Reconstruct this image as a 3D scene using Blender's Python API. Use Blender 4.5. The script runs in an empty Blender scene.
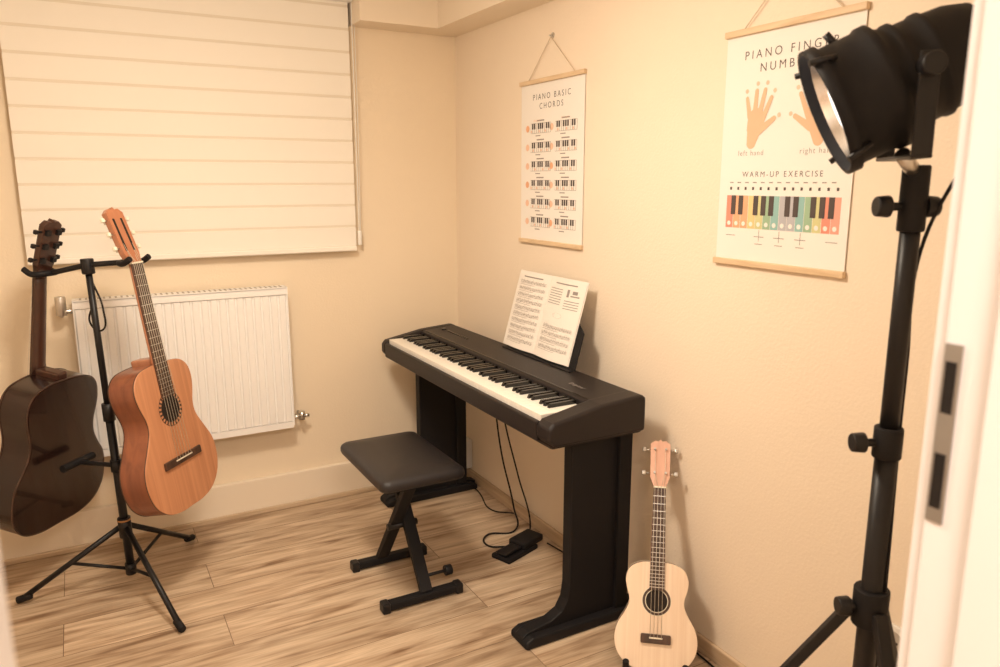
import bpy, bmesh, math, random
from mathutils import Vector, Matrix
random.seed(4)
scene=bpy.context.scene
coll=scene.collection
scene.view_settings.view_transform='Standard'
scene.view_settings.look='None'
scene.view_settings.exposure=0.0

# ------------------------------------------------------------ materials
def base_mat(name):
    m=bpy.data.materials.new(name); m.use_nodes=True
    nt=m.node_tree; b=nt.nodes['Principled BSDF']
    return m,nt,b
def mat(name,col,rough=0.5,metal=0.0,bump=0.0,bscale=200,var=0.0,vscale=8,emit=None,estr=0,coat=0,spec=None):
    m,nt,b=base_mat(name)
    b.inputs['Base Color'].default_value=(*col,1)
    b.inputs['Roughness'].default_value=rough
    b.inputs['Metallic'].default_value=metal
    if coat: b.inputs['Coat Weight'].default_value=coat
    if spec is not None: b.inputs['Specular IOR Level'].default_value=spec
    tc=nt.nodes.new('ShaderNodeTexCoord')
    if var>0:
        n=nt.nodes.new('ShaderNodeTexNoise'); n.inputs['Scale'].default_value=vscale; n.inputs['Detail'].default_value=4
        r=nt.nodes.new('ShaderNodeValToRGB')
        r.color_ramp.elements[0].position=.3; r.color_ramp.elements[1].position=.7
        r.color_ramp.elements[0].color=(*[c*(1-var) for c in col],1)
        r.color_ramp.elements[1].color=(*[min(1,c*(1+var)) for c in col],1)
        nt.links.new(tc.outputs['Object'],n.inputs['Vector']); nt.links.new(n.outputs['Fac'],r.inputs['Fac'])
        nt.links.new(r.outputs['Color'],b.inputs['Base Color'])
    if bump>0:
        n=nt.nodes.new('ShaderNodeTexNoise'); n.inputs['Scale'].default_value=bscale; n.inputs['Detail'].default_value=3
        bp=nt.nodes.new('ShaderNodeBump'); bp.inputs['Strength'].default_value=bump; bp.inputs['Distance'].default_value=.002
        nt.links.new(tc.outputs['Object'],n.inputs['Vector']); nt.links.new(n.outputs['Fac'],bp.inputs['Height'])
        nt.links.new(bp.outputs['Normal'],b.inputs['Normal'])
    if emit:
        b.inputs['Emission Color'].default_value=(*emit,1); b.inputs['Emission Strength'].default_value=estr
    return m
def wood(name,c1,c2,scale=(60,60,3),rough=.35,coat=.3):
    m,nt,b=base_mat(name)
    tc=nt.nodes.new('ShaderNodeTexCoord'); mp=nt.nodes.new('ShaderNodeMapping'); mp.inputs['Scale'].default_value=scale
    n=nt.nodes.new('ShaderNodeTexNoise'); n.inputs['Scale'].default_value=1; n.inputs['Detail'].default_value=5; n.inputs['Distortion'].default_value=.6
    r=nt.nodes.new('ShaderNodeValToRGB'); r.color_ramp.elements[0].position=.32; r.color_ramp.elements[1].position=.68
    r.color_ramp.elements[0].color=(*c1,1); r.color_ramp.elements[1].color=(*c2,1)
    nt.links.new(tc.outputs['Object'],mp.inputs['Vector']); nt.links.new(mp.outputs['Vector'],n.inputs['Vector'])
    nt.links.new(n.outputs['Fac'],r.inputs['Fac']); nt.links.new(r.outputs['Color'],b.inputs['Base Color'])
    b.inputs['Roughness'].default_value=rough; b.inputs['Coat Weight'].default_value=coat
    return m
def floor_mat():
    m,nt,b=base_mat('laminate_planks')
    L=nt.links.new
    tc=nt.nodes.new('ShaderNodeTexCoord')
    br=nt.nodes.new('ShaderNodeTexBrick')
    br.offset=.37; br.inputs['Scale'].default_value=1; br.inputs['Mortar Size'].default_value=.0013
    br.inputs['Brick Width'].default_value=1.25; br.inputs['Row Height'].default_value=.193
    br.inputs['Color1'].default_value=(0,0,0,1); br.inputs['Color2'].default_value=(1,1,1,1); br.inputs['Mortar'].default_value=(.5,.5,.5,1)
    L(tc.outputs['Object'],br.inputs['Vector'])
    sc=nt.nodes.new('ShaderNodeVectorMath'); sc.operation='MULTIPLY'; sc.inputs[1].default_value=(3.7,9.1,0)
    L(br.outputs['Color'],sc.inputs[0])
    ad=nt.nodes.new('ShaderNodeVectorMath'); ad.operation='ADD'
    L(tc.outputs['Object'],ad.inputs[0]); L(sc.outputs[0],ad.inputs[1])
    mp0=nt.nodes.new('ShaderNodeMapping'); mp0.inputs['Scale'].default_value=(1.3,6,1); L(ad.outputs[0],mp0.inputs['Vector'])
    n0=nt.nodes.new('ShaderNodeTexNoise'); n0.inputs['Scale'].default_value=1.2; n0.inputs['Detail'].default_value=2; L(mp0.outputs[0],n0.inputs['Vector'])
    m0=nt.nodes.new('ShaderNodeMath'); m0.operation='MULTIPLY'; m0.inputs[1].default_value=42; L(n0.outputs['Fac'],m0.inputs[0])
    m1=nt.nodes.new('ShaderNodeMath'); m1.operation='SINE'; L(m0.outputs[0],m1.inputs[0])
    mp=nt.nodes.new('ShaderNodeMapping'); mp.inputs['Scale'].default_value=(1.7,17,1); L(ad.outputs[0],mp.inputs['Vector'])
    n=nt.nodes.new('ShaderNodeTexNoise'); n.inputs['Scale'].default_value=1.5; n.inputs['Detail'].default_value=6; n.inputs['Roughness'].default_value=.56; n.inputs['Distortion'].default_value=.7
    L(mp.outputs[0],n.inputs['Vector'])
    m2=nt.nodes.new('ShaderNodeMath'); m2.operation='MULTIPLY_ADD'; m2.inputs[1].default_value=.038; L(m1.outputs[0],m2.inputs[0]); L(n.outputs['Fac'],m2.inputs[2])
    r=nt.nodes.new('ShaderNodeValToRGB'); e=r.color_ramp.elements
    e[0].position=.29; e[0].color=(.25,.150,.085,1); e[1].position=.64; e[1].color=(.64,.49,.345,1)
    x=e.new(.45); x.color=(.47,.335,.222,1)
    L(m2.outputs[0],r.inputs['Fac'])
    mp2=nt.nodes.new('ShaderNodeMapping'); mp2.inputs['Scale'].default_value=(5,150,1); L(ad.outputs[0],mp2.inputs['Vector'])
    n2=nt.nodes.new('ShaderNodeTexNoise'); n2.inputs['Scale'].default_value=1; n2.inputs['Detail'].default_value=3; L(mp2.outputs[0],n2.inputs['Vector'])
    mr=nt.nodes.new('ShaderNodeMapRange'); mr.inputs['From Min'].default_value=.3; mr.inputs['From Max'].default_value=.7; mr.inputs['To Min'].default_value=.84; mr.inputs['To Max'].default_value=1.1
    L(n2.outputs['Fac'],mr.inputs['Value'])
    mr3=nt.nodes.new('ShaderNodeMapRange'); mr3.inputs['To Min'].default_value=.87; mr3.inputs['To Max'].default_value=1.08; L(br.outputs['Color'],mr3.inputs['Value'])
    mu=nt.nodes.new('ShaderNodeMath'); mu.operation='MULTIPLY'; L(mr.outputs[0],mu.inputs[0]); L(mr3.outputs[0],mu.inputs[1])
    mx=nt.nodes.new('ShaderNodeVectorMath'); mx.operation='SCALE'; L(r.outputs['Color'],mx.inputs[0]); L(mu.outputs[0],mx.inputs['Scale'])
    mo=nt.nodes.new('ShaderNodeMix'); mo.data_type='RGBA'; L(br.outputs['Fac'],mo.inputs['Factor'])
    L(mx.outputs[0],mo.inputs[6]); mo.inputs[7].default_value=(.19,.12,.07,1)
    L(mo.outputs[2],b.inputs['Base Color'])
    b.inputs['Roughness'].default_value=.34
    return m

M={}
M['wall']=mat('plaster_cream',(.86,.74,.60),.75,bump=.5,bscale=120,var=.012,vscale=2)
M['wallw']=mat('plaster_back',(.86,.73,.56),.75,bump=.4,bscale=120,var=.012,vscale=2)
M['ceil']=mat('ceiling_paint',(.86,.81,.73),.8,bump=.2,bscale=90)
M['trimcream']=mat('plinth_paint',(.86,.75,.61),.6,bump=.1)
M['base']=wood('baseboard_wood',(.50,.36,.23),(.66,.51,.36),(3,3,60),.45,.1)
M['floor']=floor_mat()
M['doorw']=mat('door_white',(.84,.82,.84),.45,bump=.05)
M['blind']=mat('blind_fabric',(.90,.85,.77),.85,bump=.3,bscale=700)
M['sheer']=mat('blind_sheer',(.80,.73,.62),.9,bump=.3,bscale=900)
M['white']=mat('white_enamel',(.91,.89,.87),.35,bump=.02)
M['whitep']=mat('white_plastic',(.82,.80,.76),.4,bump=.02)
M['grey']=mat('grey_gap',(.45,.41,.36),.6,bump=.02)
M['black']=mat('black_satin',(.010,.009,.010),.42,bump=.05,bscale=500,spec=.35)
M['blackm']=mat('black_matte',(.010,.009,.010),.6,bump=.1,bscale=400,spec=.25)
M['blackg']=mat('black_gloss',(.006,.006,.006),.2,bump=.01)
M['piano']=mat('piano_black_grain',(.014,.010,.010),.46,bump=.15,bscale=600,spec=.35)
M['leather']=mat('leatherette',(.018,.015,.016),.42,bump=.5,bscale=350,spec=.45)
M['metal']=mat('steel',(.6,.58,.55),.3,1.0,bump=.02)
M['strike']=mat('strike_steel',(.40,.40,.41),.35,.9,bump=.02)
M['ivory']=mat('white_keys',(.86,.82,.75),.3,bump=.01)
M['paper']=mat('paper',(.86,.81,.75),.8,bump=.05)
M['poster']=mat('poster_paper',(.87,.83,.785),.75,bump=.03)
M['ink']=mat('ink',(.09,.07,.065),.8,bump=.01)
M['inkg']=mat('ink_grey',(.33,.29,.27),.8,bump=.01)
M['pine']=wood('pine_bar',(.64,.46,.28),(.78,.60,.40),(4,6,60),.5,.1)
M['cord']=mat('cord',(.70,.58,.44),.9,bump=.1)
M['skin']=mat('print_orange',(.74,.50,.33),.8,bump=.01)
M['dot']=mat('print_peach',(.86,.57,.42),.8,bump=.01)
for i,c in enumerate([(.78,.30,.22),(.82,.44,.26),(.84,.62,.30),(.64,.62,.32),(.34,.50,.34),(.30,.52,.50),(.48,.48,.52),(.80,.38,.30)]):
    M['k%d'%i]=mat('print_key_%d'%i,c,.8,bump=.01)
M['cedar']=wood('cedar_top',(.50,.215,.105),(.62,.29,.15),(70,70,2),.34,.35)
M['mahog']=wood('mahogany_side',(.17,.05,.025),(.28,.09,.04),(30,30,3),.3,.5)
M['neckw']=wood('neck_wood',(.34,.14,.075),(.46,.20,.11),(30,30,3),.35,.3)
M['headp']=wood('head_plate',(.42,.155,.075),(.54,.22,.11),(30,30,3),.3,.5)
M['rose']=wood('rosewood',(.035,.018,.012),(.085,.04,.025),(60,60,4),.4,.2)
M['darkbody']=wood('dark_stained_body',(.012,.0045,.004),(.026,.009,.006),(25,25,2),.24,.4)
M['darkneck']=wood('dark_neck',(.04,.015,.009),(.07,.026,.015),(25,25,2),.35,.3)
M['spruce']=wood('spruce_top',(.80,.61,.45),(.88,.71,.55),(90,90,2),.35,.3)
M['ukeside']=wood('uke_side',(.30,.14,.06),(.46,.24,.11),(30,30,3),.3,.4)
M['ukehead']=wood('uke_head',(.66,.38,.28),(.78,.48,.37),(30,30,3),.35,.3)
M['hole']=mat('soundhole_dark',(.012,.007,.005),.8,bump=.02)
M['bone']=mat('bone',(.82,.76,.62),.4,bump=.01)
M['string']=mat('string',(.62,.56,.46),.4,.3,bump=.01)
M['chrome']=mat('reflector',(.9,.9,.9),.22,1.0,bump=.01)
M['lens']=mat('lamp_lens',(.9,.92,.95),.2,emit=(1,.98,.95),estr=1.8,bump=.01)
M['orange']=mat('amber_lock_band',(.42,.20,.07),.5,bump=.01)
M['glass']=mat('window_glass',(.03,.04,.05),.08,bump=.01)
M['lampsh']=mat('lamp_diffuser',(.9,.85,.75),.5,emit=(1,.87,.69),estr=3,bump=.01)

# ------------------------------------------------------------ helpers
def empty(name,loc=(0,0,0),matrix=None):
    e=bpy.data.objects.new(name,None); e.empty_display_size=.05; coll.objects.link(e)
    if matrix is not None: e.matrix_world=matrix; e['loc']=1
    else: e.location=loc; e['wx']=1
    return e
def attach(o,parent):
    if parent is None: return o
    o.parent=parent
    if 'wx' in parent: o.matrix_parent_inverse=Matrix.Translation(-Vector(parent.location))
    return o
def finish(name,me,m,parent,smooth=False,bevel=0,seg=2):
    o=bpy.data.objects.new(name,me); coll.objects.link(o)
    ms=m if isinstance(m,list) else [m]
    for k in ms: me.materials.append(M[k])
    if smooth:
        for p in me.polygons: p.use_smooth=True
    if bevel:
        b=o.modifiers.new('b','BEVEL'); b.width=bevel; b.segments=seg; b.limit_method='ANGLE'; b.angle_limit=math.radians(35)
    return attach(o,parent)
class MB:
    def __init__(s): s.v=[];s.f=[];s.m=[];s.sm=[]
    def box(s,x0,x1,y0,y1,z0,z1,mi=0,mtx=None):
        i=len(s.v)
        ps=[(x,y,z) for x in (x0,x1) for y in (y0,y1) for z in (z0,z1)]
        if mtx: ps=[tuple(mtx@Vector(p)) for p in ps]
        s.v+=ps
        for q in ((0,1,3,2),(4,6,7,5),(0,4,5,1),(2,3,7,6),(0,2,6,4),(1,5,7,3)): s.f.append([i+k for k in q]); s.m.append(mi); s.sm.append(False)
        return s
    def poly(s,pts,mi=0):
        i=len(s.v); s.v+=[tuple(p) for p in pts]; s.f.append(list(range(i,i+len(pts)))); s.m.append(mi); s.sm.append(False); return s
    def prism(s,pts,off,mi=0,mside=None):
        i=len(s.v);n=len(pts);off=Vector(off)
        s.v+=[tuple(p) for p in pts]+[tuple(Vector(p)+off) for p in pts]
        s.f.append(list(range(i,i+n))[::-1]); s.m.append(mi); s.sm.append(False)
        s.f.append(list(range(i+n,i+2*n))); s.m.append(mi); s.sm.append(False)
        for k in range(n):
            j=(k+1)%n; s.f.append([i+k,i+j,i+n+j,i+n+k]); s.m.append(mi if mside is None else mside); s.sm.append(False)
        return s
    def cyl(s,p1,p2,r,mi=0,n=12,r2=None,caps=True):
        p1=Vector(p1);p2=Vector(p2);d=(p2-p1).normalized()
        a=d.orthogonal().normalized();b=d.cross(a);i=len(s.v); r2=r if r2 is None else r2
        for P,R in ((p1,r),(p2,r2)):
            for k in range(n):
                t=2*math.pi*k/n; s.v.append(tuple(P+a*math.cos(t)*R+b*math.sin(t)*R))
        for k in range(n):
            j=(k+1)%n; s.f.append([i+k,i+j,i+n+j,i+n+k]); s.m.append(mi); s.sm.append(True)
        if caps:
            s.f.append(list(range(i,i+n))[::-1]); s.m.append(mi); s.sm.append(False)
            s.f.append(list(range(i+n,i+2*n))); s.m.append(mi); s.sm.append(False)
        return s
    def lathe(s,org,axis,prof,mi=0,n=32):
        org=Vector(org);d=Vector(axis).normalized();a=d.orthogonal().normalized();b=d.cross(a);i=len(s.v)
        for q in prof:
            for k in range(n):
                t=2*math.pi*k/n; s.v.append(tuple(org+d*q[0]+(a*math.cos(t)+b*math.sin(t))*q[1]))
        for j in range(len(prof)-1):
            mm=prof[j][2] if len(prof[j])>2 else mi
            for k in range(n):
                l=(k+1)%n; s.f.append([i+j*n+k,i+j*n+l,i+(j+1)*n+l,i+(j+1)*n+k]); s.m.append(mm); s.sm.append(True)
        return s
    def build(s,name,mats,parent=None,bevel=0,seg=2):
        me=bpy.data.meshes.new(name); me.from_pydata(s.v,[],s.f)
        bm=bmesh.new(); bm.from_mesh(me); bmesh.ops.recalc_face_normals(bm,faces=bm.faces); bm.to_mesh(me); bm.free()
        for p,mi,sm in zip(me.polygons,s.m,s.sm): p.material_index=mi; p.use_smooth=sm
        return finish(name,me,mats if isinstance(mats,list) else [mats],parent,False,bevel,seg)
def tube(name,pts,r,m,parent=None,smooth=True):
    cu=bpy.data.curves.new(name,'CURVE'); cu.dimensions='3D'; cu.bevel_depth=r; cu.bevel_resolution=3; cu.use_fill_caps=True
    if smooth:
        sp=cu.splines.new('BEZIER'); sp.bezier_points.add(len(pts)-1)
        for b,p in zip(sp.bezier_points,pts): b.co=p; b.handle_left_type=b.handle_right_type='AUTO'
    else:
        sp=cu.splines.new('POLY'); sp.points.add(len(pts)-1)
        for b,p in zip(sp.points,pts): b.co=(*p,1)
    cu.materials.append(M[m])
    o=bpy.data.objects.new(name,cu); coll.objects.link(o); return attach(o,parent)
def text(name,body,size,mtx,m,parent,align='CENTER',space=1.25):
    cu=bpy.data.curves.new(name,'FONT'); cu.body=body; cu.size=size; cu.align_x=align; cu.align_y='CENTER'; cu.space_character=space; cu.extrude=.0001; cu.offset=-size*.008
    cu.materials.append(M[m]); o=bpy.data.objects.new(name,cu); coll.objects.link(o)
    o.parent=parent
    if 'wx' in parent: o.matrix_parent_inverse=Matrix.Translation(-Vector(parent.location))
    o.matrix_basis=mtx
    return o
def catmull(P,n=6,closed=False):
    out=[];N=len(P)
    for i in range(N if closed else N-1):
        g=lambda k:Vector(P[k%N]) if closed else Vector(P[max(0,min(N-1,k))])
        p0,p1,p2,p3=g(i-1),g(i),g(i+1),g(i+2)
        for k in range(n):
            t=k/n
            out.append(.5*((2*p1)+(-p0+p2)*t+(2*p0-5*p1+4*p2-p3)*t*t+(-p0+3*p1-3*p2+p3)*t**3))
    if not closed: out.append(Vector(P[-1]))
    return out

# ------------------------------------------------------------ room shell
RX0,RY0,CZ=-2.5,-2.8,2.2
MB().box(RX0-.1,.1,RY0-1.7,.1,-.1,0).build('floor','floor')
MB().box(RX0-.1,.1,RY0-1.7,.1,CZ,CZ+.1).build('ceiling','ceil')
MB().box(RX0-.1,.1,0,.1,0,CZ).build('wall_back','wallw')
MB().box(0,.1,RY0-1.7,0,0,CZ).build('wall_right','wall')
MB().box(RX0-.1,RX0,RY0-1.7,0,0,CZ).build('wall_left','wall')
MB().box(RX0,0,RY0-1.8,RY0-1.7,0,CZ).build('wall_hall','wall')
JL,JR,WY=-1.60,-.852,-2.95
b=MB(); b.box(RX0,JL-.03,WY,RY0,0,CZ); b.box(JR+.03,0,WY,RY0,0,CZ); b.box(JL-.03,JR+.03,WY,RY0,2.03,CZ); b.build('wall_front','wall')
MB().box(JL-.0299,JL,WY-.01,RY0,0,2.03).build('trim_1','doorw',bevel=.003)
MB().box(JR,JR+.0299,WY-.01,RY0,0,2.03).build('trim_2','doorw',bevel=.003)
MB().box(JL,JR,WY-.01,RY0,2.0,2.0299).build('trim_3','doorw')
MB().box(JR+.006,JR+.075,RY0+.0003,RY0+.013,0,2.07).build('trim_4','doorw',bevel=.002)
MB().box(JL-.075,JL-.006,RY0+.0003,RY0+.013,0,2.07).build('trim_5','doorw',bevel=.002)
MB().box(JR-.012,JR-.0002,WY,WY+.100,0,2.0).build('trim_6','doorw',bevel=.002)
sp=empty('door_strike_plate',(JR,-2.825,1.165))
MB().box(JR-.002,JR-.0002,-2.820,-2.8025,1.085,1.262).build('plate','strike',sp,bevel=.0008)
MB().box(JR-.0026,JR-.0015,-2.816,-2.8055,1.195,1.245).box(JR-.0026,JR-.0015,-2.816,-2.8055,1.10,1.155).build('latch_holes','black',sp)
MB().box(-.15,0,RY0,0,2.037,CZ).build('trim_7','trimcream')
MB().box(-.49,-.15,-.15,0,2.037,CZ).build('trim_8','trimcream')
MB().box(RX0,0,-.028,0,0,.155).build('trim_9','trimcream',bevel=.004)
MB().box(RX0,-.013,-.041,-.028,0,.022).build('baseboard_back','base',bevel=.004)
MB().box(-.014,0,RY0,-.028,0,.052).build('baseboard_right','base',bevel=.004)
MB().box(RX0,RX0+.014,RY0,-.041,0,.052).build('baseboard_left','base',bevel=.004)

# window + blind
BX0,BX1=-1.717,-.503
w=empty('window_1',(-1.11,0,1.6))
b=MB(); b.box(-1.66,-.56,-.025,0,1.17,1.22).box(-1.66,-.56,-.025,0,2.08,2.13).box(-1.66,-1.61,-.025,0,1.22,2.08).box(-.61,-.56,-.025,0,1.22,2.08).box(-1.14,-1.08,-.025,0,1.22,2.08)
b.build('frame','white',w)
MB().box(-1.61,-.61,-.010,-.002,1.22,2.08).build('pane','glass',w)
bl=empty('roller_blind',(-1.11,-.04,1.6))
b=MB(); b2=MB(); z=1.138
b2.box(BX0+.001,BX1-.001,-.0400,-.0385,1.125,2.13)
while z<2.12:
    hh=.0775
    z1=min(z+hh,2.14)
    b.poly([(BX0,-.0410,z),(BX1,-.0410,z),(BX1,-.0430,z1),(BX0,-.0430,z1)])
    b.poly([(BX0,-.0430,z1),(BX1,-.0430,z1),(BX1,-.0405,z1+.001),(BX0,-.0405,z1+.001)])
    z+=.0885
b.build('opaque_bands','blind',bl); b2.build('sheer_layer','sheer',bl)
MB().box(BX0,BX1,-.052,-.032,1.115,1.137).build('bottom_rail','blind',bl,bevel=.005)
MB().box(BX0-.01,BX1+.01,-.085,-.030,2.12,2.19).build('cassette','white',bl,bevel=.006)
tube('pull_chain',[(BX1+.012,-.05,2.13),(BX1+.014,-.045,1.6),(BX1+.013,-.045,1.17)],.0022,'whitep',bl)
tube('pull_chain_back',[(BX1+.022,-.05,2.13),(BX1+.024,-.045,1.6),(BX1+.018,-.045,1.17)],.0015,'whitep',bl)
MB().cyl((BX1+.015,-.045,1.20),(BX1+.015,-.045,1.14),.009,n=14).build('chain_weight','whitep',bl,bevel=.002)

# radiator
r=empty('radiator',(-1.2,-.06,.68)); RX,RX2,RZ,RZ2=-1.59,-.827,.386,.982
b=MB(); n=23; pw=(RX2-RX)/n
b.box(RX,RX2,-.092,-.088,RZ,RZ2)
b.box(RX,RX2,-.040,-.034,RZ,RZ2)
for i in range(n):
    x0=RX+i*pw
    za,zb=RZ+.03,RZ2-.03
    for (xa,ya),(xb,yb) in (((x0,-.093),(x0+pw*.14,-.101)),((x0+pw*.14,-.101),(x0+pw*.74,-.101)),((x0+pw*.74,-.101),(x0+pw*.88,-.093)),((x0+pw*.88,-.093),(x0+pw,-.093))):
        b.poly([(xa,ya,za),(xb,yb,za),(xb,yb,zb),(xa,ya,zb)])
    b.poly([(x0,-.092,zb),(x0+pw*.18,-.101,zb),(x0+pw*.68,-.101,zb),(x0+pw*.86,-.092,zb+.008)])
    b.poly([(x0,-.092,za),(x0+pw*.18,-.101,za),(x0+pw*.68,-.101,za),(x0+pw*.86,-.092,za-.008)])
b.box(RX,RX2,-.102,-.09,RZ2-.026,RZ2).box(RX,RX2,-.102,-.09,RZ,RZ+.026)
b.build('front_panel','white',r)
b=MB(); b.box(RX-.004,RX,-.103,-.033,RZ+.01,RZ2+.004); b.box(RX2,RX2+.004,-.103,-.033,RZ+.01,RZ2+.004); b.build('side_covers','white',r)
b=MB(); b.box(RX,RX2,-.102,-.033,RZ2-.002,RZ2+.004); b.build('top_grille','white',r)
b=MB()
for i in range(38): b.box(RX+.02+i*.0195,RX+.027+i*.0195,-.09,-.045,RZ2+.0035,RZ2+.0048)
b.build('grille_slots','grey',r)
MB().box(RX+.1,RX+.13,-.034,0,RZ+.1,RZ2-.1).box(RX2-.13,RX2-.1,-.034,0,RZ+.1,RZ2-.1).build('wall_brackets','white',r)
b=MB(); b.cyl((RX2,-.066,.42),(RX2+.05,-.066,.42),.011,n=14).cyl((RX2+.045,-.066,.405),(RX2+.045,-.066,.44),.013,n=14).cyl((RX2+.045,-.066,.42),(RX2+.045,-.0,.42),.008,n=12).cyl((RX2+.055,-.066,.42),(RX2+.075,-.066,.42),.008,n=12)
b.build('return_valve','metal',r)
b=MB(); b.cyl((RX,-.066,.945),(RX-.045,-.066,.945),.01,n=12).cyl((RX-.04,-.066,.93),(RX-.04,-.066,1.0),.018,n=16).cyl((RX-.04,-.066,.93),(RX-.04,0,.93),.008,n=10)
b.build('thermostat_valve','metal',r,bevel=.002)

# ------------------------------------------------------------ posters
def poster_base(name,y0,y1,z0,z1,hookz):
    e=empty(name,(0,(y0+y1)/2,z0)); W=y0-y1;H=z1-z0
    MB().box(-.0045,-.003,y1,y0,z0,z1).build('sheet','poster',e)
    MB().box(-.014,-.0008,y1-.004,y0+.004,z1-.007,z1+.009).box(-.014,-.0008,y1-.004,y0+.004,z0-.009,z0+.007).build('wooden_bars','pine',e,bevel=.002)
    yc=(y0+y1)/2
    tube('hanging_cord',[(-.008,y0-.06,z1+.01),(-.010,yc,hookz),(-.008,y1+.06,z1+.01)],.0016,'cord',e,smooth=False)
    MB().cyl((0,yc,hookz+.006),(-.016,yc,hookz+.004),.003,n=8).cyl((0,yc,hookz+.006),(-.003,yc,hookz+.006),.009,n=14).build('hook','metal',e)
    def q(u0,u1,v0,v1,mi,b,layer=1): b.box(-.0046-.0004*layer,-.0045,y0-u1*W,y0-u0*W,z0+v0*H,z0+v1*H,mi)
    def tx(body,u,v,size,m='ink',space=1.25):
        mt=Matrix(((0,0,-1,-.0049),(-1,0,0,y0-u*W),(0,1,0,z0+v*H),(0,0,0,1)))
        text('print_'+body.split()[0].lower(),body,size,mt,m,e,space=space)
    def pt(u,v,layer=1): return (-.0046-.0004*layer,y0-u*W,z0+v*H)
    return e,q,tx,pt,W,H
def disc(b,pt,u,v,ru,W,H,mi,layer=2,n=16):
    b.poly([pt(u+ru*math.cos(2*math.pi*k/n),v+ru*W/H*math.sin(2*math.pi*k/n),layer) for k in range(n)],mi)
e,q,tx,pt,W,H=poster_base('piano_chords_poster',-.592,-1.012,1.182,1.772,1.915)
tx('PIANO BASIC',.5,.905,.030,space=1.5); tx('CHORDS',.5,.848,.030,space=1.5)
tx('major',.27,.765,.016,'dot'); tx('minor',.72,.765,.016,'dot')
b=MB()
for rr in range(6):
    v=.685-rr*.118
    for c in (0,1):
        u=.17+c*.40
        disc(b,pt,u-.055,v+.032,.030,W,H,3 if (rr+c)%3 else 4)
        q(u,u+.33,v,v+.062,2,b,1)
        q(u+.003,u+.327,v+.002,v+.060,1,b,2)
        for k in range(1,10): q(u+.033*k-.0018,u+.033*k+.0018,v,v+.062,2,b,3)
        for k in (1,2,4,5,6,8,9): q(u+.033*k-.011,u+.033*k+.011,v+.026,v+.062,0,b,4)
        for k in (0,4,7): disc(b,pt,u+.033*((k+rr+c)%10)+.0165,v+.012,.011,W,H,3,6,8)
        q(u+.08,u+.16,v-.018,v-.012,2,b,1)
        q(u+.10,u+.22,v+.074,v+.082,2,b,1)
b.build('chord_prints',['ink','poster','inkg','dot','k1'],e)
e,q,tx,pt,W,H=poster_base('piano_finger_poster',-1.657,-2.064,1.197,1.783,1.925)
tx('PIANO FINGER',.5,.900,.030,space=1.5); tx('NUMBERS',.5,.842,.030,space=1.5)
tx('left hand',.25,.485,.019,'inkg'); tx('right hand',.75,.485,.019,'inkg')
tx('WARM-UP EXERCISE',.50,.392,.020,space=1.45)
b=MB()
def cap2(b,p,q2,r1,r2,mi,layer):
    a=Vector(p);c=Vector(q2);d=(c-a).normalized();n=Vector((-d.y,d.x));pts=[]
    for k in range(9):
        t=math.pi*k/8; pts.append(c+r2*(n*math.cos(t)+d*math.sin(t)))
    for k in range(9):
        t=math.pi*k/8; pts.append(a+r1*(-n*math.cos(t)-d*math.sin(t)))
    b.poly([pt(x.x/W,x.y/H,layer) for x in pts],mi)
for s,uc in ((1,.27),(-1,.73)):
    cx=uc*W; cy=.60*H; ang=math.radians(-12*s)
    def R(x,y): x*=s*.95; y*=.95; return (cx+x*math.cos(ang)-y*math.sin(ang),cy+x*math.sin(ang)+y*math.cos(ang))
    L=1
    for f in [((0,-.045),(0,-.005),.015,.024),((0,-.005),(0,.018),.025,.028),((-.024,.02),(-.046,.066),.0075,.0052),((-.009,.03),(-.018,.090),.008,.0056),((.008,.03),(.010,.096),.008,.0056),((.022,.022),(.036,.080),.0078,.0054),((.018,-.01),(.060,.030),.010,.0062)]:
        cap2(b,R(*f[0]),R(*f[1]),f[2],f[3],0,L); L+=.35
    for (x,y) in ((-.052,.084),(-.020,.108),(.012,.114),(.042,.098),(.073,.040)):
        X,Y=R(x,y); disc(b,pt,X/W,Y/H,.014,W,H,1,1,10)
b.build('hand_prints',['skin','dot'],e)
b=MB(); cols=[0,1,1,2,3,4,5,6,6,5,4,3,0,7]
nK=14
for k in range(nK):
    u0=.07+k*.0625
    q(u0+.002,u0+.0605,.155,.300,2+cols[k],b,1)
    q(u0+.024,u0+.040,.325,.338,1,b,1)
    disc(b,pt,u0+.031,.175,.015,W,H,0,2,10)
    if k%7 not in (2,6) and k<nK-1: q(u0+.0625-.019,u0+.0625+.019,.215,.300,1,b,3)
b.build('key_prints',['poster','ink']+['k%d'%i for i in range(8)],e)
b=MB()
for u in (.12,.36,.52,.68,.9): q(u-.04,u+.04,.119,.122,0,b,1)
for u in (.36,.52,.68): q(u-.03,u+.03,.087,.090,0,b,1); q(u-.0015,u+.0015,.10,.15,0,b,1)
for k in range(13): q(.09+k*.065,.12+k*.065,.355,.360,0,b,1)
b.build('caption_prints',['inkg'],e)

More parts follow.
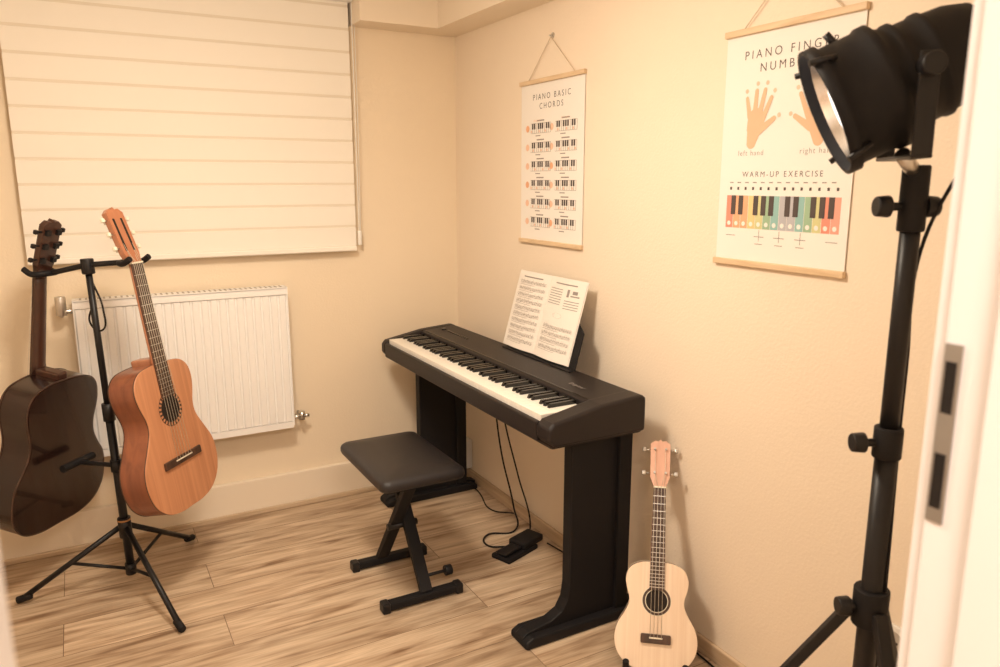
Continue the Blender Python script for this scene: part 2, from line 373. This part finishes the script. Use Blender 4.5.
# ------------------------------------------------------------ digital piano
p=empty('digital_piano',(-.27,-.82,0))
PY0,PY1=-.150,-1.500
MB().box(-.432,-.10,PY1+.01,PY0-.01,.655,.722).build('lower_case','piano',p,bevel=.012)
MB().prism([(-.272,PY0-.003,.70),(-.272,PY0-.003,.762),(-.262,PY0-.003,.768),(-.115,PY0-.003,.779),(-.100,PY0-.003,.770),(-.100,PY0-.003,.70)],(0,PY1-PY0+.006,0)).build('control_deck','piano',p,bevel=.004)
for nm,ya,yb in (('left_cheek',PY0,-.196),('right_cheek',-1.427,PY1)):
    MB().prism([(-.425,ya,.665),(-.446,ya,.685),(-.446,ya,.722),(-.43,ya,.738),(-.262,ya,.770),(-.115,ya,.781),(-.098,ya,.770),(-.098,ya,.665)],(0,yb-ya,0)).build(nm,'piano',p,bevel=.010,seg=3)
MB().box(-.446,-.428,-1.428,-.195,.668,.728).build('key_slip','piano',p,bevel=.005)
b=MB(); ks=-.1995; kw=1.2225/52
for i in range(52):
    b.box(-.426,-.274,ks-(i+1)*kw+.0006,ks-i*kw-.0006,.722,.7445)
b.build('white_keys','ivory',p,bevel=.0012,seg=1)
b=MB()
for i in range(51):
    if i%7 in (0,2,3,5,6):
        yc=ks-(i+1)*kw
        b.prism([(-.372,yc+.0065,.744),(-.366,yc+.0055,.7565),(-.274,yc+.0055,.757),(-.274,yc+.0065,.744)],(0,-.012,0))
b.build('black_keys','blackg',p,bevel=.001,seg=1)
b=MB(); b.box(-.262,-.258,-1.42,-.2,.7685,.7692)
b.build('panel_line','blackg',p)
b=MB()
for i in range(9): b.cyl((-.19,-.30-.022*i,.772),(-.19,-.30-.022*i,.7765),.006,n=10)
b.cyl((-.19,-.25,.772),(-.19,-.25,.780),.010,n=16)
b.build('buttons','blackg',p)
mt=Matrix(((0,1,0,-.215),(-1,0,0,-1.30),(0,0,1,.7745),(0,0,0,1)))
text('logo','Digital',.024,mt,'inkg',p)
for nm,yc in (('left_leg',-.205),('right_leg',-1.385)):
    pts=[(-.475,0),(-.475,.028),(-.455,.042),(-.37,.055),(-.33,.075),(-.310,.11),(-.303,.16),(-.303,.66),(-.075,.66),(-.075,.045),(-.03,.035),(-.03,0)]
    MB().prism([(x,yc-.022,z) for x,z in pts],(0,.044,0)).build(nm,'blackm',p,bevel=.004)
    MB().prism([(x,yc-.05,z) for x,z in [(-.477,0),(-.477,.022),(-.45,.036),(-.06,.036),(-.03,.022),(-.03,0)]],(0,.10,0)).build(nm+'_foot','blackm',p,bevel=.008)
    MB().box(-.13,-.08,yc-.036,yc+.036,.036,.655).build(nm+'_rear_post','blackm',p,bevel=.004)
    MB().box(-.38,-.10,yc-.045,yc+.045,.635,.657).build(nm+'_bracket','blackm',p,bevel=.004)
MB().box(-.150,-.122,-1.16,-.70,.774,.7815).build('rest_ledge','blackm',p,bevel=.001)
# songbook with the removable rest that carries it
def lean(y,s,d=0):
    return Vector((-.128+.083*s-d,y,.782+.29*s))
sb=empty('sheet_music_book',(-.12,-.9,.79))
b=MB()
b.prism([lean(-.70,0),lean(-1.16,0),lean(-1.16,.42),lean(-1.12,.52),lean(-.72,.52),lean(-.685,.42)],(.005,0,0))
b.build('rest_panel','blackm',sb,bevel=.002)
b=MB()
def page(y0,y1,bul):
    N=8; lo=[];hi=[]
    for k in range(N+1):
        t=k/N; y=y0+(y1-y0)*t; d=.004+bul*math.sin(math.pi*t)
        lo.append(lean(y,.02,d)); hi.append(lean(y,.99,d))
    for k in range(N): b.poly([lo[k],lo[k+1],hi[k+1],hi[k]])
page(-.672,-.895,.008); page(-.895,-1.118,.008)
b.build('pages','paper',sb)
b=MB(); b.prism([lean(-.668,.015),lean(-1.122,.015),lean(-1.122,.995),lean(-.668,.995)],(-.002,0,0)); b.build('cover','paper',sb)
b=MB()
def pd(t): return .0046+.008*math.sin(math.pi*t)
def stroke(side,u0,u1,v0,v1):
    ya,yb=(-.672,-.895) if side==0 else (-.895,-1.118)
    seg=max(1,int((u1-u0)*10))
    for k in range(seg):
        a=u0+(u1-u0)*k/seg; c=u0+(u1-u0)*(k+1)/seg
        da=pd(a)+.0004;dc=pd(c)+.0004
        b.poly([lean(ya+(yb-ya)*a,v0,da),lean(ya+(yb-ya)*c,v0,dc),lean(ya+(yb-ya)*c,v1,dc),lean(ya+(yb-ya)*a,v1,da)])
for side in (0,1):
    stroke(side,.2,.8,.925,.94)
    top=.88 if side==0 else .42
    v=top
    while v>.10:
        for k in range(5): stroke(side,.1,.92,v-k*.0085,v-k*.0085+.0018)
        for k in range(16):
            u=.13+k*.049+random.uniform(-.008,.008); vv=v-random.choice([0,.01,.02,.03])
            stroke(side,u,u+.014,vv-.006,vv+.004); stroke(side,u+.012,u+.0155,vv,vv+.028)
        stroke(side,.1,.6,v-.052,v-.049)
        v-=.082
for k in range(7): stroke(1,.08,.45,.86-.03*k,.868-.03*k)
for k in range(4): stroke(1,.55,.92,.74-.03*k,.748-.03*k)
stroke(1,.58,.64,.79,.88); stroke(1,.68,.90,.80,.815); stroke(1,.72,.84,.83,.87)
for k in range(24):
    a=2*math.pi*k/24; stroke(1,.45+.12*math.cos(a),.458+.12*math.cos(a),.55+.03*math.sin(a),.554+.03*math.sin(a))
b.build('notation','inkg',sb)

# pedal + cables + sockets
pe=empty('sustain_pedal',(-.16,-.865,0))
mt=Matrix.Translation((-.165,-.865,0))@Matrix.Rotation(math.radians(20),4,'Z')
b=MB(); b.box(-.115,.06,-.045,.045,0,.018,0,mt); b.build('base','blackm',pe,bevel=.004)
b=MB(); b.box(-.02,.10,-.04,.04,.018,.045,0,mt); b.build('housing','blackm',pe,bevel=.006)
b=MB(); b.box(-.11,-.01,-.025,.025,.022,.032,0,mt); b.build('treadle','black',pe,bevel=.004)
pc=empty('power_cable',(-.06,-.6,0))
tube('cable_1',[(-.07,-.45,.66),(-.05,-.46,.45),(-.04,-.50,.25),(-.05,-.62,.06),(-.10,-.72,.008),(-.22,-.70,.006),(-.26,-.78,.006),(-.2,-.84,.012)],.0038,'blackm',pc)
tube('cable_2',[(-.07,-.50,.66),(-.05,-.54,.42),(-.03,-.62,.2),(-.04,-.74,.02),(-.10,-.80,.008),(-.12,-.84,.02)],.0034,'blackm',pc)
tube('cable_3',[(-.06,-.90,.02),(-.03,-1.0,.006),(-.04,-1.2,.006),(-.03,-1.5,.006),(-.035,-1.75,.006),(-.06,-1.95,.006)],.003,'blackm',pc)
tube('cable_4',[(-.037,-.095,.13),(-.06,-.12,.05),(-.05,-.30,.006),(-.09,-.50,.006),(-.05,-.62,.03)],.003,'blackm',pc)
o=empty('corner_socket',(-.01,-.1,.12))
MB().box(-.035,0,-.14,-.05,.06,.20).build('casing','whitep',o,bevel=.004)
MB().cyl((-.0355,-.095,.13),(-.034,-.095,.13),.022,n=20).build('recess','grey',o)
o=empty('wall_socket',(0,-2.28,.33)); oy=-2.280
MB().box(-.010,0,oy-.045,oy+.045,.255,.415).build('frame','whitep',o,bevel=.003)
b=MB()
for zz in (.295,.375): b.cyl((-.0108,oy,zz),(-.0095,oy,zz),.027,n=24)
b.build('recesses','grey',o)
b=MB()
for zz in (.295,.375):
    for s in (-1,1): b.cyl((-.0115,oy+s*.01,zz),(-.0105,oy+s*.01,zz),.0035,n=8)
b.build('contacts','black',o)

# ------------------------------------------------------------ stool
s=empty('piano_stool',(-.645,-.86,0))
SX,SY=-.648,-.861
b=MB(); rings=[(-.018,.012),(-.014,.003),(-.006,0),(.006,0),(.014,.003),(.020,.010),(.025,.024),(.029,.05),(.032,.09)]
def rrect(hx,hy,r,n=6):
    out=[]
    for cx,cy,a0 in ((hx-r,hy-r,0),(-hx+r,hy-r,90),(-hx+r,-hy+r,180),(hx-r,-hy+r,270)):
        for k in range(n+1):
            a=math.radians(a0+90*k/n); out.append((cx+r*math.cos(a),cy+r*math.sin(a)))
    return out
nr=28
for zz,ins in rings:
    for x,y in rrect(.149-ins,.227-ins,max(.030-ins*.3,.008)): b.v.append((SX+x,SY+y,.460+zz))
for j in range(len(rings)-1):
    for k in range(nr):
        l=(k+1)%nr; b.f.append([j*nr+k,j*nr+l,(j+1)*nr+l,(j+1)*nr+k]); b.m.append(0); b.sm.append(True)
b.f.append(list(range(nr))[::-1]); b.m.append(0); b.sm.append(False)
b.f.append([(len(rings)-1)*nr+k for k in range(nr)]); b.m.append(0); b.sm.append(True)
b.build('seat','leather',s)
MB().box(SX-.125,SX+.125,SY-.20,SY+.20,.432,.444).build('seat_board','blackm',s,bevel=.003)
def beam(name,p1,p2,w,h,m,parent,side=Vector((1,0,0)),bev=.003):
    p1=Vector(p1);p2=Vector(p2);d=(p2-p1);L=d.length;d.normalize();x=(side-d*side.dot(d)).normalized();y=d.cross(x)
    mt=Matrix((( x.x,y.x,d.x,p1.x),(x.y,y.y,d.y,p1.y),(x.z,y.z,d.z,p1.z),(0,0,0,1)))
    return MB().box(-w/2,w/2,-h/2,h/2,0,L,0,mt).build(name,m,parent,bevel=bev)
FY0,FY1=-.705,-1.018
for nm,dx,ya,yb in (('frame_inner',-.022,FY0,-1.005),('frame_outer',.022,FY1,-.725)):
    beam(nm,(SX+dx,ya,.03),(SX+dx,yb,.425),.042,.024,'blackm',s)
for nm,yy in (('rear_foot',FY0),('front_foot',FY1)):
    MB().box(-.782,-.500,yy-.018,yy+.018,.006,.034).build(nm,'blackm',s,bevel=.006)
    b=MB()
    for xx in (-.775,-.507): b.box(xx-.014,xx+.014,yy-.021,yy+.021,0,.037)
    b.build(nm+'_caps','black',s,bevel=.006)
for nm,yy in (('rail_a',-1.0),('rail_b',-.73)): MB().box(SX-.09,SX+.09,yy-.014,yy+.014,.410,.434).build(nm,'blackm',s,bevel=.003)
MB().cyl((SX-.055,-.865,.222),(SX+.055,-.865,.222),.012,n=14).build('pivot_bolt','black',s)
b=MB(); b.cyl((SX+.04,-.99,.075),(SX+.11,-.99,.075),.006,n=10).cyl((SX+.105,-.99,.075),(SX+.13,-.99,.075),.018,n=18)
b.build('adjust_knob','black',s,bevel=.003)

# ------------------------------------------------------------ guitars
def gaxes(n2,leandeg):
    n=Vector((n2[0],n2[1],0)).normalized();th=math.radians(leandeg);z=Vector((0,0,1))
    u=z*math.cos(th)-n*math.sin(th); N=n*math.cos(th)+z*math.sin(th); Y=-N; X=Y.cross(u)
    return X,Y,u
def guitar(name,org,n2,leandeg,S,o):
    X,Y,u=gaxes(n2,leandeg)
    mt=Matrix(((X.x,Y.x,u.x,org[0]),(X.y,Y.y,u.y,org[1]),(X.z,Y.z,u.z,org[2]),(0,0,0,1)))@Matrix.Scale(S,4)
    e=empty(name,matrix=mt)
    half=[(w,0,h) for w,h in o['outline']]
    sm=catmull(half,6)
    full=[Vector(p) for p in sm]+[Vector((-p.x,0,p.z)) for p in reversed(sm[1:-1])] 
    D=o['depth']
    def ring(k,y,inset=0):
        c=Vector((0,0,o['L']*.5)); return [Vector((p.x*(1-inset),y,c.z+(p.z-c.z)*(1-inset))) for p in full]
    MB().prism(ring(0,.003),(0,D-.003,0)).build('body',o['side'],e,bevel=.006,seg=3)
    MB().prism(ring(0,0,-.004),(0,.0035,0)).build('soundboard',o['top'],e,bevel=.001,seg=1)
    MB().prism(ring(0,.0032,-.006),(0,.003,0)).build('binding',o['bind'],e)
    MB().prism(ring(0,D-.004,-.003),(0,.003,0)).build('back_binding',o['bind2'],e)
    hz=o['hole'][0];hr=o['hole'][1]
    b=MB(); b.cyl((0,-.0008,hz),(0,0,hz),hr,0,40); b.build('soundhole','hole',e)
    b=MB()
    for r0,r1,mi in ((hr,hr+.002,3),(hr+.002,hr*1.30,1),(hr*1.30,hr*1.34,3)):
        for k in range(48):
            a=2*math.pi*k/48;c=2*math.pi*(k+1)/48
            f=lambda R,t:(R*math.cos(t),-.0006,hz+R*math.sin(t))
            m2=mi if mi==3 else (1 if k%2 else 2)
            b.poly([f(r0,a),f(r0,c),f(r1,c),f(r1,a)],m2)
    b.build('rosette',['bone','rose',o['rosette'],o.get('ring','bone')],e)
    bz=o['bridge'];bw=o['bw']
    b=MB(); b.box(-bw/2,bw/2,-.009,0,bz-.013,bz+.013); b.build('bridge','rose',e,bevel=.003)
    MB().box(-bw*.22,bw*.22,-.011,-.008,bz+.001,bz+.005).build('saddle','bone',e)
    fz0=hz+hr*.95; fz1=o['nut']; w0=o['fw']*1.2/2;w1=o['fw']/2
    MB().prism([(-w0,-.006,fz0),(w0,-.006,fz0),(w1,-.006,fz1),(-w1,-.006,fz1)],(0,.006,0)).build('fretboard','rose',e,bevel=.001,seg=1)
    sc=fz1-bz; b=MB()
    for k in range(1,20):
        zz=fz1-sc*(1-2**(-k/12))
        if zz<fz0+.004: break
        t=(zz-fz0)/(fz1-fz0);w=w0+(w1-w0)*t
        b.box(-w,w,-.0072,-.0058,zz-.0008,zz+.0008)
    b.build('frets','metal',e)
    b=MB()
    Ls=o['L']; nk=[(Ls-.005,w0,.030),(Ls+.03,w0*.98,.020),(fz1-.03,w1*1.02,.017),(fz1+.002,w1,.016)]
    i0=len(b.v);n8=9
    for (zz,w,d) in nk:
        for k in range(n8):
            t=math.pi*k/(n8-1); b.v.append((w*math.cos(t),d*math.sin(t),zz))
    for j in range(len(nk)-1):
        for k in range(n8-1): b.f.append([i0+j*n8+k,i0+j*n8+k+1,i0+(j+1)*n8+k+1,i0+(j+1)*n8+k]); b.m.append(0); b.sm.append(True)
        b.f.append([i0+j*n8,i0+(j+1)*n8,i0+(j+1)*n8+n8-1,i0+j*n8+n8-1]); b.m.append(0); b.sm.append(False)
    b.f.append([i0+k for k in range(n8)]);b.m.append(0);b.sm.append(False)
    b.f.append([i0+3*n8+k for k in range(n8)]);b.m.append(0);b.sm.append(False)
    b.build('neck',o['neck'],e)
    MB().prism([(-w0*.75,0,Ls-.04),(w0*.75,0,Ls-.04),(w0*.8,0,Ls+.02),(-w0*.8,0,Ls+.02)],(0,D*.9,0)).build('heel',o['neck'],e,bevel=.006)
    MB().box(-w1,w1,-.009,.002,fz1,fz1+.005).build('nut','bone',e)
    hl=o['headL'];hw=o['headW']/2; ha=math.radians(o.get('ha',12))
    hm=Matrix.Translation((0,0,fz1+.004))@Matrix.Rotation(-ha,4,'X')
    pts=[(-w1,0),(w1,0),(hw*.95,hl*.18),(hw,hl*.9),(hw*.55,hl*.97),(hw*.18,hl*.955),(0,hl),(-hw*.18,hl*.955),(-hw*.55,hl*.97),(-hw,hl*.9),(-hw*.95,hl*.18)]
    MB().prism([hm@Vector((x,-.001,zz)) for x,zz in pts],hm.to_3x3()@Vector((0,.017,0))).build('headstock',o['neck'],e,bevel=.002)
    MB().prism([hm@Vector((x*.99,-.003,zz*.995)) for x,zz in pts],hm.to_3x3()@Vector((0,.0022,0))).build('head_veneer',o['head'],e)
    if o['slots']:
        b=MB()
        for sx in (-1,1): b.box(sx*hw*.48-.0065,sx*hw*.48+.0065,-.0036,.0165,hl*.2,hl*.8,0,hm)
        b.build('head_slots','hole',e,bevel=.003)
    b=MB(); b2=MB(); np=o['pegs']; ws=[]
    for sx in (-1,1):
        for k in range(np):
            zz=hl*(.28+.5*k/(np-1)) if np>1 else hl*.5
            y=.008
            b.cyl(hm@Vector((sx*hw*.9,y,zz)),hm@Vector((sx*(hw+.014),y,zz)),.003,0,8)
            b2.box(sx*(hw+.018)-.006,sx*(hw+.018)+.006,y-.008,y+.004,zz-.007,zz+.007,0,hm)
            if not o['slots']: b.cyl(hm@Vector((sx*hw*.55,-.012,zz)),hm@Vector((sx*hw*.55,0,zz)),.0035,0,10)
            b.box(sx*hw*.6-.008,sx*hw*.6+.008,.016,.026,zz-.008,zz+.008,0,hm)
            ws.append(hm@Vector((sx*hw*.5,-.009 if not o['slots'] else .004,zz)))
    b.build('tuning_posts',o.get('post','metal'),e); b2.build('tuning_buttons',o['button'],e,bevel=.003)
    ns=np*2; b=MB()
    for k in range(ns):
        t=(k/(ns-1)-.5); p0=Vector((t*bw*.38,-.011,bz+.003));p1=Vector((t*o['fw']*.8,-.0095,fz1+.002))
        b.cyl(p0,p1,.0007,0,6)
        b.cyl(p1,ws[(np-1-k)] if k<np else ws[k],.0007,0,6)
    b.build('strings','string',e)
    return e
clas=[(0,0),(.06,.001),(.12,.018),(.165,.06),(.184,.12),(.178,.18),(.148,.235),(.121,.285),(.119,.325),(.134,.37),(.142,.41),(.134,.45),(.102,.478),(.05,.487),(0,.489)]
base=dict(outline=clas,L=.489,depth=.098,hole=(.335,.043),bridge=.165,bw=.19,fw=.052,nut=.815,headL=.185,headW=.074,ring='rose',
  side='mahog',top='cedar',bind='rose',bind2='rose',rosette='cedar',neck='neckw',head='headp',slots=True,pegs=3,button='bone')
n=(.755,-.656)
gA=((-1.296,-.600,.334),n,9.4,1.015)
guitar('classical_guitar',*gA,base)
dr=[(0,0),(.08,.001),(.15,.022),(.190,.07),(.199,.13),(.190,.19),(.160,.24),(.138,.285),(.135,.33),(.146,.38),(.149,.42),(.140,.46),(.11,.49),(.05,.505),(0,.507)]
o2=dict(base,outline=dr,L=.507,depth=.105,hole=(.345,.05),bridge=.17,fw=.045,nut=.83,headL=.18,headW=.07,side='darkbody',top='darkbody',bind='rose',bind2='rose',rosette='bone',neck='darkneck',head='rose',slots=False,button='black',post='black',ha=10)
gB=((-1.784,-.212,.25),(-n[0],-n[1]),9.7,1.052)
guitar('acoustic_guitar',*gB,o2)
uk=[(0,0),(.04,.0005),(.080,.014),(.108,.045),(.117,.082),(.110,.12),(.090,.155),(.079,.18),(.079,.20),(.087,.228),(.089,.252),(.078,.28),(.05,.296),(.02,.300),(0,.300)]
o3=dict(base,outline=uk,L=.300,depth=.065,hole=(.192,.031),bridge=.088,bw=.085,fw=.036,nut=.515,headL=.145,headW=.060,ring='bone',side='ukeside',top='spruce',bind='rose',bind2='bone',rosette='rose',neck='neckw',head='ukehead',slots=False,pegs=2,button='metal',ha=10)
U=Vector((.261,.318,.911)); Sx=Vector((-.182,-1.676,.212))-U*.192
guitar('ukulele',(Sx.x,Sx.y,Sx.z),(-.635,-.772),24,1.0,o3)
us=empty('ukulele_stand',(-.2,-1.72,0))
nn=Vector((-.635,-.772,0)); ww=Vector((.772,-.635,0))
B=Vector((Sx.x,Sx.y,0)); Zv=Vector((0,0,1))
for i,sg in enumerate((-1,1)):
    q0=B+ww*.082*sg
    tube('cradle_arm_%d'%(i+1),[q0+nn*.034+Zv*.085,q0+nn*.026+Zv*.012,q0-nn*.03+Zv*.012,q0-nn*.09+Zv*.012,q0-nn*.115+Zv*.06,q0-nn*.14-ww*(.03*sg)+Zv*.20],.009,'blackm',us,smooth=False)
bq=B-nn*.09
tube('rear_bar',[bq-ww*.08+Zv*.012,bq+ww*.08+Zv*.012],.007,'blackm',us,smooth=False)

# ------------------------------------------------------------ guitar stand
g=empty('guitar_stand',(-1.498,-.447,0)); G0=Vector((-1.498,-.447,0)); nv=Vector((n[0],n[1],0)).normalized(); wv=Vector((-nv.y,nv.x,0))
def PG(z): return G0+Vector((-.031*z,.020*z,z))
b=MB(); b.cyl(PG(.07),PG(.66),.0135,0,16).cyl(PG(.64),PG(1.14),.0105,0,16)
for a,c,rr in ((.20,.27,.021),(.62,.68,.019),(.06,.10,.018),(.44,.48,.018)): b.cyl(PG(a),PG(c),rr,0,16)
b.build('pole','black',g)
b=MB(); b.cyl(PG(.259),PG(.265),.0220,0,16); b.build('lock_ring','orange',g)
for i,F in enumerate(((-1.84,-.366),(-1.271,-.164),(-1.384,-.811))):
    F=Vector((F[0],F[1],.014)); d=(F-G0); d.z=0; d.normalize()
    tp=PG(.235)+d*.018
    b=MB(); b.cyl(tp,F,.0095,0,12)
    b.cyl(PG(.08)+d*.012,tp*.5+F*.5,.006,0,10); b.build('leg_%d'%(i+1),'black',g)
    b=MB(); b.cyl(F-d*.035+Zv*.012,F+d*.012-Zv*.001,.0125,0,14); b.build('foot_%d'%(i+1),'blackm',g,bevel=.004)
MB().cyl(PG(1.115),PG(1.165),.02,0,16).build('head_hub','black',g,bevel=.003)
for i,(gp,s0,sg) in enumerate(((gA,.822,1),(gB,.838,-1))):
    X,Y,u=gaxes(gp[1],gp[2]); c=Vector(gp[0])+u*s0*gp[3]+Y*.022
    out=Vector((gp[1][0],gp[1][1],0)).normalized()
    A=PG(1.145); back=c-out*.022
    tube('yoke_arm_%d'%(i+1),[A,back],.009,'black',g,smooth=False)
    tube('yoke_fork_%d'%(i+1),[c+out*.040+wv*.046+Zv*.016,c+out*.012+wv*.045,c-out*.010+wv*.034,back,c-out*.010-wv*.034,c+out*.012-wv*.045,c+out*.040-wv*.046+Zv*.016],.0095,'blackm',g)
Q=PG(.46)
tube('rest_arm',[Q+nv*.065,Q-nv*.145],.008,'black',g,smooth=False)
for i,(q0,hw) in enumerate(((.072,.07),(-.150,.07))):
    tube('rest_pad_%d'%(i+1),[Q+nv*q0+wv*hw,Q+nv*q0-wv*hw],.013,'blackm',g,smooth=False)
tube('hang_strap',[PG(1.09)+wv*.01,PG(1.0)+nv*.035,PG(.93)+nv*.02,PG(.95)-nv*.02,PG(1.02)],.003,'blackm',g)

# ------------------------------------------------------------ stage light on stand
l=empty('stage_light_stand',(-.382,-2.449,0)); Pp=Vector((-.377,-2.452,0))
b=MB(); b.cyl(Pp+Zv*.33,Pp+Zv*.97,.0185,0,20).cyl(Pp+Zv*.97,Pp+Zv*1.40,.0155,0,20)
b.build('tube','black',l)
b=MB(); b.cyl(Pp+Zv*.945,Pp+Zv*1.0,.0235,0,20).cyl(Pp+Zv*.63,Pp+Zv*.70,.030,0,20).cyl(Pp+Zv*.33,Pp+Zv*.38,.026,0,20).cyl(Pp+Zv*1.33,Pp+Zv*1.435,.021,0,20)
b.build('collars','blackm',l,bevel=.003)
kd=Vector((-.874,.486,0))
b=MB()
for zz,sg,L in ((.972,1,.062),(1.37,1,.06),(1.37,-1,.040),(.665,1,.06)):
    b.cyl(Pp+Zv*zz+kd*sg*.015,Pp+Zv*zz+kd*sg*(L-.02),.007,0,12).cyl(Pp+Zv*zz+kd*sg*(L-.022),Pp+Zv*zz+kd*sg*L,.018,0,18,.016)
b.build('clamp_knobs','black',l,bevel=.003)
for i,az in enumerate((128,245,5)):
    d=Vector((math.cos(math.radians(az)),math.sin(math.radians(az)),0)); RR=(.43,.335,.333)[i]
    top=Pp+d*.028+Zv*.665; F=Pp+d*RR+Zv*.014
    beam('leg_%d'%(i+1),top,F,.024,.018,'black',l,side=d.cross(Zv))
    mid=top*.45+F*.55
    beam('brace_%d'%(i+1),Pp+d*.022+Zv*.355,mid,.018,.006,'black',l,side=d.cross(Zv),bev=.001)
    b=MB(); b.cyl(F-d*.005+Zv*.02,F-Zv*.014,.015,0,14); b.build('foot_%d'%(i+1),'blackm',l,bevel=.004)
Fr=Vector((-.505,-2.385,1.518)); ax=Vector((-.665,.615,-.43)).normalized()
b=MB()
b.lathe(Fr,ax,[(.012,.096,0),(.012,.102,0),(-.006,.102,0),(-.008,.095,0),(-.062,.094,0),(-.068,.098,0),(-.080,.098,0),(-.086,.088,0),(-.098,.082,0),(-.102,.085,0),(-.110,.085,0),(-.114,.079,0),(-.138,.078,0),(-.142,.081,0),(-.150,.081,0),(-.154,.076,0),(-.185,.073,0),(-.215,.062,0),(-.235,.038,0),(-.240,.0,0)],0,48)
b.lathe(Fr,ax,[(.012,.096,0),(-.004,.094,1),(-.026,.087,1)],1,48)
b.build('par_can',['blackm','chrome'],l)
b=MB(); b.lathe(Fr,ax,[(-.024,.088),(-.014,.06),(-.009,.0)],0,40); b.build('lens','lens',l)
wd=Vector((-ax.y,ax.x,0)).normalized()*-1; pv=Fr-ax*.118
b=MB()
upv=ax.cross(wd).normalized()
for k in range(4):
    a=math.pi/4+k*math.pi/2; dd=wd*math.cos(a)+upv*math.sin(a)
    b.cyl(Fr+dd*.096-ax*.02,Fr+dd*.108+ax*.018,.005,0,8)
b.cyl(Fr+Zv*.094,Fr+Zv*.122+ax*.02,.006,0,8)
b.build('retaining_clips','black',l)
yb=1.445
for sg in (-1,1):
    beam('yoke_arm_%d'%(1 if sg<0 else 2),Vector((pv.x,pv.y,yb))+wd*sg*.103,pv+wd*sg*.100+Zv*.02,.028,.005,'black',l,side=ax)
MB().cyl(pv+wd*.088,pv+wd*.125,.016,0,18).cyl(pv-wd*.088,pv-wd*.125,.016,0,18).build('tilt_knobs','black',l,bevel=.003)
beam('yoke_base',Vector((pv.x,pv.y,yb))-wd*.105,Vector((pv.x,pv.y,yb))+wd*.105,.030,.006,'black',l,side=Vector((ax.x,ax.y,0)).normalized())
b=MB(); b.cyl(Pp+Zv*1.42,Vector((pv.x,pv.y,yb+.006)),.012,0,14); b.build('spigot','metal',l)
tube('lamp_cable',[Fr-ax*.235,Fr-ax*.26+Zv*(-.02),Fr-ax*.24-Zv*.12,Pp+Vector((.018,-.010,1.3)),Pp+Vector((.017,-.008,1.1)),Pp+Vector((.020,-.008,.5)),Pp+Vector((.12,.1,.008))],.003,'blackm',l)

# ------------------------------------------------------------ ceiling lamp + lights
cl=empty('ceiling_lamp',(-1.25,-1.55,CZ))
b=MB(); b.lathe((-1.25,-1.55,CZ),(0,0,-1),[(0,.17),(.035,.17),(.055,.14),(.062,.0)],0,40); b.build('diffuser','lampsh',cl)
def light(kind,name,loc,size,power,col):
    L=bpy.data.lights.new(name,kind); L.energy=power; L.color=col
    if kind=='AREA': L.shape='DISK'; L.size=size
    else: L.shadow_soft_size=size
    o=bpy.data.objects.new(name,L); o.location=loc; coll.objects.link(o); return o
light('AREA','ceiling_lamp_light',(-1.25,-1.55,CZ-.075),.34,19,(1,.86,.69))
light('POINT','ceiling_lamp_glow',(-1.25,-1.55,CZ-.22),.10,21,(1,.86,.69))
light('AREA','hall_fill_light',(-1.5,-3.75,CZ-.05),.6,38,(1,.885,.77))  # added fill light behind the camera, shining through the doorway; no modelled fixture
w=bpy.data.worlds.new('world'); scene.world=w; w.use_nodes=True
w.node_tree.nodes['Background'].inputs[0].default_value=(.9,.8,.7,1); w.node_tree.nodes['Background'].inputs[1].default_value=.3

# ------------------------------------------------------------ camera
cd=bpy.data.cameras.new('camera'); cd.lens=27.2; cd.sensor_width=36; cd.clip_start=.02
cd.dof.use_dof=True; cd.dof.focus_distance=2.6; cd.dof.aperture_fstop=5.0
c=bpy.data.objects.new('camera',cd); c.location=(-1.554,-3.204,1.41); c.rotation_euler=(math.radians(78.6),0,math.radians(-29.1)); coll.objects.link(c); scene.camera=c
